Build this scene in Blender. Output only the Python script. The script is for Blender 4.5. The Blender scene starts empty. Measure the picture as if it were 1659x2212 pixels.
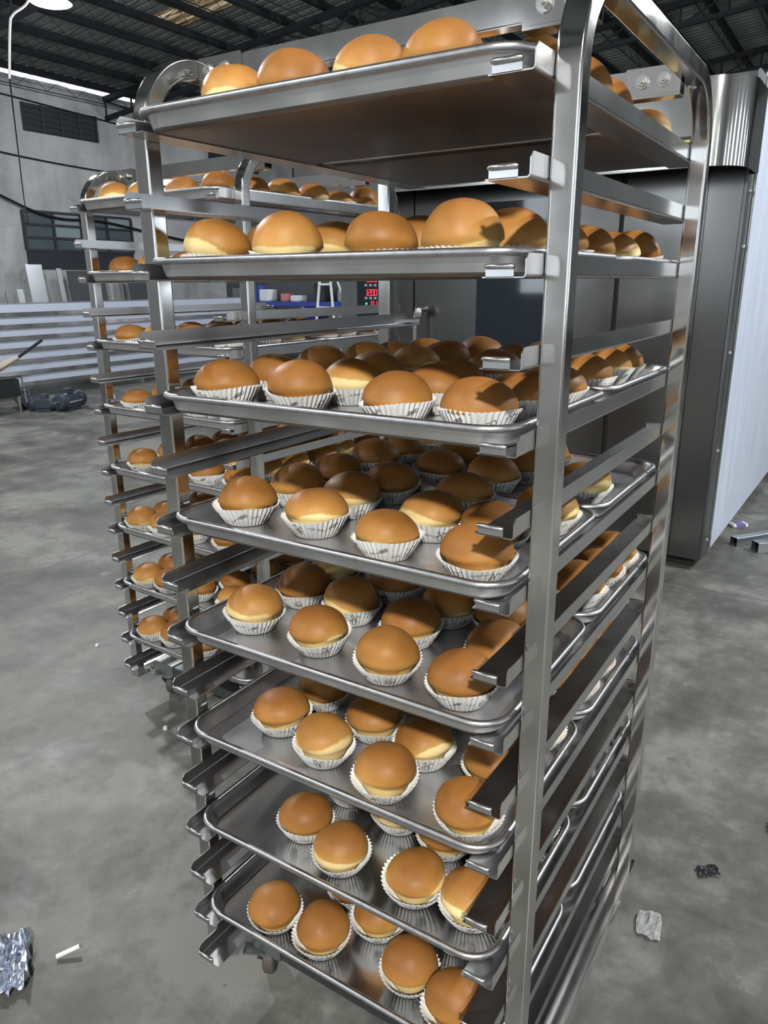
import bpy, bmesh, math, random
from mathutils import Vector, Matrix, noise
C = bpy.context.scene.collection
SC = bpy.context.scene
PI = math.pi

# ------------------------------------------------------------------ camera
F_PX, CX_W, CX_H = 1623.47, 1659, 2212
cam_d = bpy.data.cameras.new('camera'); cam = bpy.data.objects.new('camera', cam_d); C.objects.link(cam)
cam_d.sensor_fit = 'HORIZONTAL'; cam_d.sensor_width = 36.0; cam_d.lens = F_PX / CX_W * 36.0
cam_d.clip_start = 0.02; cam_d.clip_end = 200
cam.location = (0.2906, -0.8329, 1.4345)
cam.rotation_euler = (1.27456, 0.00646, 0.56682)
SC.camera = cam

# ------------------------------------------------------------------ view, world
SC.view_settings.view_transform = 'Standard'; SC.view_settings.look = 'None'
SC.view_settings.exposure = 0.0; SC.view_settings.gamma = 1.0
try: SC.view_settings.use_curve_mapping = False
except Exception: pass
SC.cycles.use_denoising = True
try: SC.cycles.denoiser = 'OPENIMAGEDENOISE'
except Exception: pass
SC.cycles.max_bounces = 6; SC.cycles.glossy_bounces = 4; SC.cycles.use_adaptive_sampling = True; SC.cycles.adaptive_threshold = 0.06; SC.cycles.diffuse_bounces = 3
SC.cycles.transmission_bounces = 4; SC.cycles.transparent_max_bounces = 6
SC.cycles.caustics_reflective = False; SC.cycles.caustics_refractive = False
SC.cycles.sample_clamp_indirect = 4.0
w = bpy.data.worlds.new('world'); SC.world = w; w.use_nodes = True
w.node_tree.nodes['Background'].inputs[0].default_value = (0.85, 0.93, 1.0, 1)
w.node_tree.nodes['Background'].inputs[1].default_value = 4.0

# ------------------------------------------------------------------ hall lamps (the light each gives; x, y, z, watts, colour, radius)
LAMPS = [
    (1.9, -3.6, 4.3, 325, (1.0, 0.975, 0.92), 0.12),
    (-3.4, -2.6, 4.4, 58, (0.97, 0.98, 1.0), 0.13),
    (-6.2, 2.6, 4.6, 165, (0.95, 0.98, 1.0), 0.13),
    (3.2, 3.2, 4.6, 240, (0.95, 0.98, 1.0), 0.13),
    (-8.5, 5.70, 4.72, 40, (0.93, 0.97, 1.0), 0.13),
    (-5.5, 11.2, 4.6, 100, (0.93, 0.97, 1.0), 0.13),
    (2.5, 9.5, 4.8, 80, (0.93, 0.97, 1.0), 0.13),
    (-9.0, -3.0, 4.4, 60, (0.95, 0.98, 1.0), 0.13),
]

# ------------------------------------------------------------------ helpers
def tag(o, label=None, cat=None, group=None, kind=None):
    if label: o['label'] = label
    if cat: o['category'] = cat
    if group: o['group'] = group
    if kind: o['kind'] = kind
    return o
def empty(name, loc=(0, 0, 0), rz=0.0, label=None, cat=None, group=None):
    o = bpy.data.objects.new(name, None); C.objects.link(o); o.empty_display_size = 0.05
    o.location = loc; o.rotation_euler = (0, 0, rz)
    return tag(o, label, cat, group)

class MB:
    """collects shapes of one mesh"""
    def __init__(s): s.v = []; s.f = []; s.m = []; s.mi = 0
    def add(s, vs, fs):
        n = len(s.v); s.v += [tuple(v) for v in vs]
        for f in fs: s.f.append([i + n for i in f]); s.m.append(s.mi)
        return s
    def box(s, x0, x1, y0, y1, z0, z1):
        vs = [(x, y, z) for z in (z0, z1) for y in (y0, y1) for x in (x0, x1)]
        return s.add(vs, [(0, 2, 3, 1), (4, 5, 7, 6), (0, 1, 5, 4), (2, 6, 7, 3), (0, 4, 6, 2), (1, 3, 7, 5)])
    def obox(s, M, sx, sy, sz):
        vs = [M @ Vector((x * sx / 2, y * sy / 2, z * sz / 2)) for z in (-1, 1) for y in (-1, 1) for x in (-1, 1)]
        return s.add(vs, [(0, 2, 3, 1), (4, 5, 7, 6), (0, 1, 5, 4), (2, 6, 7, 3), (0, 4, 6, 2), (1, 3, 7, 5)])
    def rings(s, R, close=True, cap0=False, cap1=False):
        n = len(R[0]); vs = [p for r in R for p in r]; fs = []
        for i in range(len(R) - 1):
            for j in range(n if close else n - 1):
                k = (j + 1) % n
                fs.append((i * n + j, i * n + k, (i + 1) * n + k, (i + 1) * n + j))
        if cap0: fs.append(tuple(reversed(range(n))))
        if cap1: fs.append(tuple((len(R) - 1) * n + j for j in range(n)))
        return s.add(vs, fs)
    def cyl(s, p0, p1, r0, r1=None, n=16, caps=True):
        p0, p1 = Vector(p0), Vector(p1); r1 = r0 if r1 is None else r1
        d = (p1 - p0).normalized(); u = d.orthogonal().normalized(); v = d.cross(u)
        R = [[p + (u * math.cos(2 * PI * i / n) + v * math.sin(2 * PI * i / n)) * r for i in range(n)] for p, r in ((p0, r0), (p1, r1))]
        return s.rings(R, cap0=caps, cap1=caps)
    def lathe(s, prof, p0=(0, 0, 0), axis=(0, 0, 1), n=24):
        p0 = Vector(p0); d = Vector(axis).normalized(); u = d.orthogonal().normalized(); v = d.cross(u)
        R = [[p0 + d * h + (u * math.cos(2 * PI * i / n) + v * math.sin(2 * PI * i / n)) * max(r, 1e-4) for i in range(n)] for r, h in prof]
        return s.rings(R, cap0=True, cap1=True)
    def tube(s, pts, r, n=8):
        pts = [Vector(p) for p in pts]; R = []; u = None
        for i, p in enumerate(pts):
            d = (pts[min(i + 1, len(pts) - 1)] - pts[max(i - 1, 0)]).normalized()
            u = (d.orthogonal() if u is None else (u - d * u.dot(d))).normalized(); v = d.cross(u)
            R.append([p + (u * math.cos(2 * PI * k / n) + v * math.sin(2 * PI * k / n)) * r for k in range(n)])
        return s.rings(R, cap0=True, cap1=True)
    def prism(s, poly, y0, y1, ax='y'):
        """poly in (a, b) extruded along ax"""
        f = {'y': lambda p, t: (p[0], t, p[1]), 'x': lambda p, t: (t, p[0], p[1]), 'z': lambda p, t: (p[0], p[1], t)}[ax]
        return s.rings([[f(p, y0) for p in poly], [f(p, y1) for p in poly]], cap0=True, cap1=True)
    def mesh(s, name, mats, smooth=False, bevel=0.0, auto=None):
        me = bpy.data.meshes.new(name); me.from_pydata(s.v, [], s.f)
        for m in (mats if isinstance(mats, (list, tuple)) else [mats]): me.materials.append(m)
        me.polygons.foreach_set('material_index', s.m)
        bm = bmesh.new(); bm.from_mesh(me)
        bmesh.ops.recalc_face_normals(bm, faces=bm.faces)
        if bevel: 
            es = [e for e in bm.edges if len(e.link_faces) == 2 and e.calc_face_angle(0) > 0.6]
            bmesh.ops.bevel(bm, geom=es, offset=bevel, segments=2, affect='EDGES', clamp_overlap=True)
        if smooth or auto:
            for f in bm.faces: f.smooth = True
            a = auto or 0.6
            for e in bm.edges:
                if len(e.link_faces) == 2 and e.calc_face_angle(0) > a: e.smooth = False
        bm.to_mesh(me); bm.free()
        return me
    def build(s, name, mats, parent=None, loc=None, rot=None, **k):
        o = bpy.data.objects.new(name, s.mesh(name, mats, **k)); C.objects.link(o)
        if parent is not None: o.parent = parent
        if loc is not None: o.location = loc
        if rot is not None: o.rotation_euler = rot
        return o
def inst(name, me, parent=None, loc=None, rot=None, scale=None):
    o = bpy.data.objects.new(name, me); C.objects.link(o)
    if parent is not None: o.parent = parent
    if loc is not None: o.location = loc
    if rot is not None: o.rotation_euler = rot
    if scale is not None: o.scale = scale
    return o
def copy_tree(o, parent=None):
    c = o.copy(); C.objects.link(c); c.parent = parent
    for ch in list(o.children): copy_tree(ch, c)
    return c
def catmull(P, n=8):
    P = [Vector(p) for p in P]; out = []
    for i in range(len(P) - 1):
        a, b, c, d = P[max(i - 1, 0)], P[i], P[i + 1], P[min(i + 2, len(P) - 1)]
        for k in range(n):
            t = k / n
            out.append(0.5 * ((2 * b) + (c - a) * t + (2 * a - 5 * b + 4 * c - d) * t * t + (3 * b - a - 3 * c + d) * t ** 3))
    return out + [P[-1]]

# ------------------------------------------------------------------ materials
def mat(name, base=(0.5, 0.5, 0.5), rough=0.5, metal=0.0, **kw):
    m = bpy.data.materials.new(name); m.use_nodes = True
    b = m.node_tree.nodes['Principled BSDF']
    b.inputs['Base Color'].default_value = (*base, 1); b.inputs['Roughness'].default_value = rough
    b.inputs['Metallic'].default_value = metal
    for k, v in kw.items(): b.inputs[k.replace('_', ' ')].default_value = v
    return m
class NT:
    def __init__(s, m): s.t = m.node_tree; s.b = s.t.nodes['Principled BSDF']
    def n(s, typ, **kw):
        nd = s.t.nodes.new('ShaderNode' + typ)
        for k, v in kw.items():
            if k[0] == '_': setattr(nd, k[1:], v)
            else: nd.inputs[k.replace('_', ' ')].default_value = v
        return nd
    def l(s, a, b): s.t.links.new(a, b)
    def coord(s, kind='Object', scale=(1, 1, 1)):
        c = s.n('TexCoord'); mp = s.n('Mapping'); mp.inputs['Scale'].default_value = scale
        s.l(c.outputs[kind], mp.inputs[0]); return mp.outputs[0]
    def noise(s, vec, scale=5, detail=4, rough=0.5, dist=0.0):
        nd = s.n('TexNoise', Scale=scale, Detail=detail, Roughness=rough, Distortion=dist); s.l(vec, nd.inputs['Vector']); return nd.outputs['Fac']
    def ramp(s, fac, stops):
        r = s.n('ValToRGB'); e = r.color_ramp.elements
        while len(e) < len(stops): e.new(0.5)
        for i, (p, c) in enumerate(stops):
            e[i].position = p; e[i].color = (*c, 1) if len(c) == 3 else c
        s.l(fac, r.inputs[0]); return r.outputs[0]
    def g(s, a): return (a, a, a)
    def math(s, op, a, b=None, clamp=False):
        nd = s.n('Math', _operation=op, _use_clamp=clamp)
        for i, x in enumerate((a, b)):
            if x is None: continue
            if isinstance(x, (int, float)): nd.inputs[i].default_value = x
            else: s.l(x, nd.inputs[i])
        return nd.outputs[0]
    def mix(s, fac, a, b, blend='MIX'):
        nd = s.n('Mix', _data_type='RGBA', _blend_type=blend)
        for sock, x in ((nd.inputs[0], fac), (nd.inputs[6], a), (nd.inputs[7], b)):
            if isinstance(x, (int, float)): sock.default_value = x
            elif isinstance(x, tuple): sock.default_value = (*x, 1)
            else: s.l(x, sock)
        return nd.outputs[2]
    def bump(s, h, strength=0.2, dist=0.002):
        nd = s.n('Bump', Strength=strength, Distance=dist); s.l(h, nd.inputs['Height']); s.l(nd.outputs[0], s.b.inputs['Normal'])

def steel(name, base, r0, r1, stretch=(1, 1, 1), scale=30, bump=0.03, tint=None, smudge=3.0):
    m = mat(name, base, (r0 + r1) / 2, 1.0); n = NT(m)
    v = n.coord('Object', stretch); a = n.noise(v, scale, 5, 0.6)
    v2 = n.coord('Object'); s2 = n.noise(v2, smudge, 4, 0.6)
    f = n.math('ADD', n.math('MULTIPLY', a, 0.5), n.math('MULTIPLY', s2, 0.5))
    n.l(n.ramp(f, [(0.3, n.g(r0)), (0.7, n.g(r1))]), n.b.inputs['Roughness'])
    dark = tuple(c * 0.8 for c in base)
    n.l(n.ramp(s2, [(0.3, dark), (0.65, base)]), n.b.inputs['Base Color'])
    if bump: n.bump(a, bump, 0.001)
    return m
M = {}
def emis(name, col, s):
    m = mat(name, (0.02, 0.02, 0.02), 0.4); b = m.node_tree.nodes['Principled BSDF']
    b.inputs['Emission Color'].default_value = (*col, 1); b.inputs['Emission Strength'].default_value = s; return m
M['polished'] = steel('polished_steel', (0.72, 0.71, 0.69), 0.06, 0.17, (1, 1, 1), 18, 0.02)
M['rail'] = steel('brushed_steel_rail', (0.70, 0.70, 0.705), 0.17, 0.27, (1, 1, 1), 5, 0.0)
M['oven'] = steel('brushed_steel_oven', (0.27, 0.27, 0.262), 0.15, 0.24, (1, 1, 60), 6, 0.02, smudge=1.2)
M['oven_shiny'] = steel('shiny_steel_oven', (0.62, 0.62, 0.6), 0.07, 0.13, (1, 1, 1), 4, 0.01, smudge=1.0)
M['galv'] = steel('bright_sheet_steel', (0.72, 0.74, 0.79), 0.28, 0.4, (1, 1, 1), 3, 0.02, smudge=0.8)
M['slat'] = mat('satin_bluish_sheet', (0.52, 0.57, 0.69), 0.3, 0.0)
M['darksteel'] = steel('dull_dark_steel', (0.22, 0.23, 0.24), 0.3, 0.5, (1, 1, 1), 8, 0.05)
M['zinc'] = steel('zinc_plate', (0.45, 0.48, 0.47), 0.3, 0.45, (1, 1, 1), 12, 0.03)
M['bolt'] = mat('bolt_steel', (0.75, 0.75, 0.72), 0.18, 1.0)
M['rubber'] = mat('grey_brown_rubber', (0.09, 0.075, 0.065), 0.6)
M['black'] = mat('black_gap', (0.01, 0.01, 0.01), 0.6)
M['blackpaint'] = mat('black_paint', (0.018, 0.019, 0.022), 0.35)

# tray: used aluminium with stains near the corners
m = mat('tray_aluminium', (0.42, 0.42, 0.43), 0.3, 1.0); n = NT(m)
v = n.coord(); a1 = n.noise(v, 5, 5, 0.6); a2 = n.noise(v, 60, 3, 0.6)
n.l(n.ramp(a1, [(0.3, (0.64, 0.64, 0.65)), (0.6, (0.82, 0.82, 0.84))]), n.b.inputs['Base Color'])
n.l(n.ramp(a1, [(0.35, n.g(0.34)), (0.7, n.g(0.5))]), n.b.inputs['Roughness'])
n.bump(a2, 0.03, 0.0005)
M['tray'] = m
m = mat('tray_rim', (0.5, 0.5, 0.5), 0.36, 1.0); n = NT(m)
v = n.coord(); a1 = n.noise(v, 70, 6, 0.7); a0 = n.noise(v, 4, 3)
n.l(n.ramp(n.math('MULTIPLY', a1, n.math('ADD', a0, 0.5)), [(0.2, (0.14, 0.13, 0.12)), (0.3, (0.44, 0.44, 0.44)), (0.6, (0.58, 0.58, 0.59))]), n.b.inputs['Base Color'])
n.bump(a1, 0.08, 0.001)
M['rim'] = m

M['tray_new'] = steel('smooth_new_tray', (0.85, 0.85, 0.85), 0.14, 0.28, (1, 1, 1), 6, 0.01)
M['under_reflect'] = steel('painted_underside_reflection', (0.27, 0.25, 0.235), 0.3, 0.5, (1, 1, 1), 8, 0.02)  # dark brown reflection of the buns below, put into the underside colour
# bun crust: baked brown on top, pale cream where the dough stayed soft at the side
m = mat('bun_crust', (0.5, 0.25, 0.07), 0.42); n = NT(m)
tc = n.n('TexCoord'); sep = n.n('SeparateXYZ'); n.l(tc.outputs['Object'], sep.inputs[0])
oi = n.n('ObjectInfo')
vofs = n.n('VectorMath', _operation='ADD'); n.l(tc.outputs['Object'], vofs.inputs[0])
rv = n.n('CombineXYZ'); n.l(n.math('MULTIPLY', oi.outputs['Random'], 9.0), rv.inputs[0]); n.l(n.math('MULTIPLY', oi.outputs['Random'], 5.0), rv.inputs[1])
n.l(rv.outputs[0], vofs.inputs[1])
big = n.noise(vofs.outputs[0], 9, 1.5, 0.45); fine = n.noise(vofs.outputs[0], 90, 4, 0.65); mid = n.noise(vofs.outputs[0], 30, 3, 0.5)
h = n.math('ADD', sep.outputs[2], n.math('MULTIPLY', n.math('SUBTRACT', big, 0.5), 0.085))
h = n.math('ADD', h, n.math('MULTIPLY', n.math('SUBTRACT', fine, 0.5), 0.006))
h = n.math('MULTIPLY', n.math('ADD', h, n.math('MULTIPLY', n.math('SUBTRACT', oi.outputs['Random'], 0.2), 0.022)), 10.0)
crust = n.ramp(h, [(0.26, (0.84, 0.69, 0.36)), (0.325, (0.84, 0.67, 0.32)), (0.362, (0.52, 0.285, 0.085)), (0.50, (0.42, 0.20, 0.050)), (0.74, (0.29, 0.122, 0.030))])
tone = n.ramp(mid, [(0.3, (0.9, 0.88, 0.84)), (0.7, (1.08, 1.06, 1.02))])
col = n.mix(1.0, crust, tone, 'MULTIPLY')
vary = n.ramp(n.math('FRACT', n.math('MULTIPLY', oi.outputs['Random'], 7.3)), [(0.0, (0.86, 0.82, 0.78)), (1.0, (1.12, 1.14, 1.16))])
col = n.mix(1.0, col, vary, 'MULTIPLY')
n.l(col, n.b.inputs['Base Color'])
n.l(n.ramp(h, [(0.34, n.g(0.8)), (0.42, n.g(0.5))]), n.b.inputs['Roughness'])
n.b.inputs['Specular IOR Level'].default_value = 0.3
n.b.inputs['Subsurface Radius'].default_value = (0.01, 0.005, 0.002)
hb = n.math('ADD', n.math('MULTIPLY', fine, 0.25), mid)
n.bump(hb, 0.3, 0.002)
M['bun'] = m
M['paper'] = mat('liner_paper', (0.90, 0.90, 0.88), 0.6); M['paper'].node_tree.nodes['Principled BSDF'].inputs['Subsurface Weight'].default_value = 0.0
M['paper'].node_tree.nodes['Principled BSDF'].inputs['Subsurface Radius'].default_value = (0.004, 0.004, 0.003)
M['ink'] = mat('liner_ink', (0.12, 0.085, 0.075), 0.7)

# concrete floor with slab joints, stains
m = mat('concrete_floor', (0.3, 0.3, 0.28), 0.55); n = NT(m)
v = n.coord('Object'); a = n.noise(v, 0.9, 6, 0.6, 0.8); b_ = n.noise(v, 3.2, 8, 0.65, 0.3); c_ = n.noise(v, 26, 6, 0.7)
d_ = n.noise(n.coord('Object', (1.2, 1, 1)), 5.0, 10, 0.68, 0.15)
f = n.math('ADD', n.math('ADD', n.math('MULTIPLY', a, 0.45), n.math('MULTIPLY', b_, 0.25)), n.math('ADD', n.math('MULTIPLY', c_, 0.1), n.math('MULTIPLY', d_, 0.2)))
col = n.ramp(f, [(0.40, (0.044, 0.044, 0.038)), (0.46, (0.082, 0.082, 0.073)), (0.50, (0.110, 0.110, 0.099)), (0.555, (0.185, 0.185, 0.17))])
col = n.mix(n.ramp(d_, [(0.62, n.g(0.0)), (0.70, n.g(0.5))]), col, (0.25, 0.25, 0.235))
col = n.mix(n.ramp(n.noise(n.coord('Object', (1.3, 1, 1)), 4.3, 7, 0.7, 0.5), [(0.27, n.g(0.55)), (0.36, n.g(0.0))]), col, (0.055, 0.053, 0.046))
sp = n.n('SeparateXYZ'); n.l(v, sp.inputs[0])
wob = n.math('MULTIPLY', n.math('SUBTRACT', n.noise(v, 2.5, 5, 0.6), 0.5), 0.07)
def line(axis, pos, wd):
    d = n.math('ABSOLUTE', n.math('SUBTRACT', n.math('ADD', sp.outputs[axis], wob), pos))
    return n.math('SUBTRACT', 1.0, n.math('DIVIDE', d, wd, True), True)
L = None
for axis, pos in ((0, -3.22), (0, -8.4), (0, 1.9), (1, 2.85), (1, -1.4), (1, 7.6)):
    x = line(axis, pos, 0.009); L = x if L is None else n.math('MAXIMUM', L, x)
col = n.mix(n.math('MULTIPLY', L, 0.75), col, (0.05, 0.05, 0.045))
vor = n.n('TexVoronoi', Scale=9.0); n.l(v, vor.inputs['Vector'])
spk = n.ramp(vor.outputs['Distance'], [(0.0, n.g(1.0)), (0.035, n.g(1.0)), (0.05, n.g(0.0))])
col = n.mix(n.math('MULTIPLY', spk, n.ramp(b_, [(0.5, n.g(0.0)), (0.56, n.g(0.55))])), col, (0.07, 0.068, 0.06))
n.l(col, n.b.inputs['Base Color']); n.l(n.ramp(b_, [(0.35, n.g(0.42)), (0.65, n.g(0.68))]), n.b.inputs['Roughness'])
n.bump(n.math('ADD', n.math('MULTIPLY', c_, 0.5), b_), 0.25, 0.004)
M['floor'] = m
# plastered wall with stains
m = mat('stained_plaster', (0.4, 0.4, 0.4), 0.85); n = NT(m)
v = n.coord('Object'); a = n.noise(v, 0.45, 7, 0.62, 0.6); b_ = n.noise(v, 2.4, 7, 0.65)
vs = n.coord('Object', (1.6, 1.6, 0.25)); s_ = n.noise(vs, 1.2, 5, 0.6)
f = n.math('ADD', n.math('MULTIPLY', a, 0.5), n.math('ADD', n.math('MULTIPLY', b_, 0.25), n.math('MULTIPLY', s_, 0.25)))
n.l(n.ramp(f, [(0.36, (0.28, 0.285, 0.29)), (0.5, (0.50, 0.51, 0.52)), (0.62, (0.66, 0.67, 0.68))]), n.b.inputs['Base Color'])
n.bump(b_, 0.3, 0.02)
M['wall'] = m
M['wall_pale'] = mat('pale_plaster', (0.26, 0.265, 0.27), 0.85)
# corrugated roof sheet
m = mat('corrugated_roof', (0.06, 0.075, 0.07), 0.5); n = NT(m)
v = n.coord('Object'); a = n.noise(v, 1.3, 5, 0.6)
n.l(n.ramp(a, [(0.3, (0.20, 0.225, 0.215)), (0.7, (0.30, 0.33, 0.315))]), n.b.inputs['Base Color'])
M['roof'] = m
m = mat('weathered_skylight', (0.5, 0.42, 0.3), 0.4); n = NT(m)
v = n.coord('Object', (0.25, 3, 1)); a = n.noise(v, 5.0, 6, 0.75, 0.5)
colr = n.ramp(a, [(0.4, (0.05, 0.03, 0.015)), (0.52, (0.28, 0.17, 0.08)), (0.62, (0.75, 0.66, 0.5))])
n.l(colr, n.b.inputs['Base Color'])
tr = n.n('BsdfTranslucent'); n.l(colr, tr.inputs[0]); ms = n.n('MixShader'); ms.inputs[0].default_value = 0.16
n.l(n.b.outputs[0], ms.inputs[1]); n.l(tr.outputs[0], ms.inputs[2]); n.l(ms.outputs[0], n.t.nodes['Material Output'].inputs[0])
M['skylight'] = m
# blue-white protective film
m = mat('white_film', (0.60, 0.66, 0.78), 0.3); n = NT(m)
v = n.coord('Object', (1, 14, 0.6)); a = n.noise(v, 2, 5, 0.6)
n.l(n.ramp(a, [(0.35, (0.50, 0.56, 0.68)), (0.6, (0.66, 0.72, 0.84))]), n.b.inputs['Base Color']); n.bump(a, 0.35, 0.01)
M['film'] = m
M['glass'] = mat('dark_oven_glass', (0.012, 0.018, 0.03), 0.06, 0.0)
M['glass'].node_tree.nodes['Principled BSDF'].inputs['Coat Weight'].default_value = 0.6
M['window'] = mat('dusty_window_glass', (0.10, 0.13, 0.145), 0.2)
M['window_pale'] = mat('pale_window_glass', (0.30, 0.38, 0.40), 0.25)
M['frame'] = mat('dark_window_frame', (0.035, 0.04, 0.05), 0.5)
M['vent'] = mat('dark_vent_board', (0.035, 0.038, 0.05), 0.8)
M['truss'] = mat('dark_painted_truss', (0.012, 0.014, 0.018), 0.8)
M['blue'] = mat('blue_paint', (0.03, 0.06, 0.30), 0.4)
M['white'] = mat('white_plastic', (0.75, 0.77, 0.8), 0.4)
M['pink'] = mat('red_pink_box', (0.6, 0.22, 0.2), 0.5)
M['motor'] = mat('motor_grey_blue', (0.07, 0.085, 0.11), 0.3, 0.4)
M['tan'] = mat('straw_bristle', (0.38, 0.33, 0.27), 0.85)
M['door_dark'] = mat('dark_board', (0.08, 0.085, 0.095), 0.6)
M['yellow'] = mat('yellow_letter', (0.75, 0.68, 0.12), 0.5)
M['reflector'] = mat('lamp_reflector', (0.75, 0.77, 0.78), 0.22, 1.0)
M['cablew'] = mat('pale_cable', (0.45, 0.45, 0.42), 0.5)
M['led'] = emis('red_led', (1, 0.02, 0.04), 3.0); M['ledg'] = emis('green_led', (0.05, 1, 0.3), 1.2)
M['bulb'] = emis('lamp_bulb', (1, 0.97, 0.9), 5.0)
M['icon'] = mat('grey_icon_print', (0.3, 0.32, 0.34), 0.5)
M['foil'] = steel('crumpled_foil', (0.62, 0.67, 0.78), 0.25, 0.42, (1, 1, 1), 30, 0.1)
M['plastic'] = mat('clear_plastic', (0.95, 0.97, 0.97), 0.15, 0.0, Transmission_Weight=0.7, IOR=1.3)
M['purple'] = mat('purple_print', (0.15, 0.14, 0.35), 0.4)

# ------------------------------------------------------------------ setting
def struct(mb, name, m, **k):
    o = mb.build(name, m, **k); o['kind'] = 'structure'; return o
XL, XR, YN, YF = -13.0, 9.0, -7.0, 22.0     # hall
EAVE = 5.03
fl = MB().box(XL - .3, XR + .3, YN - .3, YF + .3, -0.2, 0.0); struct(fl, 'floor', M['floor'])
def roofz(x): return EAVE + 0.1 * (min(x, 0.0) - XL) - 0.1 * max(x, 0.0)
wl_ = MB(); tp = [(YN + i * .25, 4.925 + .018 * noise.noise(Vector((i * .7, 3, 0))) + .012 * noise.noise(Vector((i * 2.9, 7, 0)))) for i in range(int((YF - YN) / .25) + 1)]
wl_.rings([[(x, a, b) for a, b in [(YN, 0)] + tp + [(YF, 0)]] for x in (XL - .1, XL)], cap0=True, cap1=True)
struct(wl_, 'wall_left', M['wall'])
struct(MB().box(XR, XR + .24, YN, YF, 0, roofz(XR)), 'wall_right', M['wall_pale'])
for y0, nm in ((YF, 'wall_back'), (YN - .24, 'wall_front')):
    struct(MB().prism([(XL, 0), (XR, 0), (XR, roofz(XR)), (0, roofz(0)), (XL, EAVE - .02)], y0, y0 + .24), nm, M['wall'] if nm == 'wall_back' else M['wall_pale'])
M['daylight'] = emis('daylight_pane', (0.82, 0.91, 1.0), 5.5)
wi = 3
def daywin(px, py, rz):
    global wi
    wi += 1
    r_ = empty('window_%d' % wi, (px, py, 1.2), rz); r_['kind'] = 'structure'
    fr = MB()
    for a in (0, .62): fr.box(a - .03, a + .03, 0, .07, 0, 2.6)
    for zz in (0, 1.3, 2.6): fr.box(0, .62, 0, .065, zz - .03, zz + .03)
    fr.build('window_frame', M['frame'], r_)
    for zz in (0, 1.3): MB().box(.03, .59, .01, .03, zz + .03, zz + 1.27).build('pane', M['daylight'], r_)
for x in (-6.2, -3.6, -1.0, 1.6, 4.2): daywin(x, YN, 0)  # unseen glowing front windows, added as fill for front-facing steel and buns
for y in (-4.6, -2.4, -.2, 2.0, 4.2, 6.4, 8.6): daywin(XR, y, PI / 2)
# roof sheet: ribs run up the slope
def roof_part(mb, xa, xb, y0, y1, step=0.19, ribh=0.035):
    y = y0
    ys = []
    while y < y1 - 1e-6:
        ys += [(y, 0), (y + step * .62, 0), (y + step * .70, ribh), (y + step * .92, ribh)]; y += step
    ys.append((y1, 0))
    for t in (0.0, 0.03):
        pass
    lo = [[(x, yy, roofz(x) + hh) for yy, hh in ys] for x in (xa, xb)]
    mb.rings(lo, close=False)
    up = [[(x, yy, roofz(x) + hh + .03) for yy, hh in ys] for x in (xa, xb)]
    mb.rings(up, close=False)
rf = MB()
SKY = (-9.85, -8.45, 8.3, 9.05)       # x0 x1 y0 y1 of the translucent sheet
roof_part(rf, XL - .11, SKY[0], YN - .3, YF + .3)
roof_part(rf, SKY[1], 0.0, YN - .3, YF + .3); roof_part(rf, 0.0, XR + .3, YN - .3, YF + .3)
roof_part(rf, SKY[0], SKY[1], YN - .3, SKY[2]); roof_part(rf, SKY[0], SKY[1], SKY[3], YF + .3)
struct(rf, 'ceiling', M['roof'])
sk = MB(); ys = []; y = SKY[2]
while y < SKY[3] - 1e-6: ys += [(y, 0), (y + .05, .018)]; y += .1
ys.append((SKY[3], 0))
sk.rings([[(x, yy, roofz(x) + hh + .012) for yy, hh in ys] for x in SKY[:2]], close=False)
struct(sk, 'window_3', M['skylight'])

# purlins (bar joists running along the hall)
def purlin(x, yname, label):
    z = roofz(x) - 0.05
    r = empty('roof_purlin', (x, YN, z), 0, label, 'purlin', 'roof purlins')
    L_ = YF - YN
    MB().box(-.045, .045, 0, L_, -.05, .045).build('top_chord', M['truss'], r)
    w_ = MB(); w_.cyl((0, 0, -.27), (0, L_, -.27), .009, n=6)
    y = 0.0; up = True
    while y < L_ - .3:
        w_.cyl((0, y, -.27 if up else -.05), (0, y + .3, -.05 if up else -.27), .0045, n=5); y += .3; up = not up
    w_.build('lower_rod_web', M['truss'], r)
words = ['first', 'second', 'third', 'fourth', 'fifth', 'sixth', 'seventh', 'eighth', 'ninth', 'tenth', 'eleventh', 'twelfth', 'thirteenth', 'fourteenth', 'fifteenth', 'sixteenth', 'seventeenth', 'eighteenth', 'nineteenth', 'twentieth', 'twenty-first']
px_ = [-12.8, -12.05, -11.3, -10.5, -9.78, -9.1, -8.42]
while px_[-1] < 1.2: px_.append(px_[-1] + .78)
for i, x in enumerate(px_): purlin(x, i, 'dark roof purlin, %s from the left wall, along the roof' % words[i])
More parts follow.
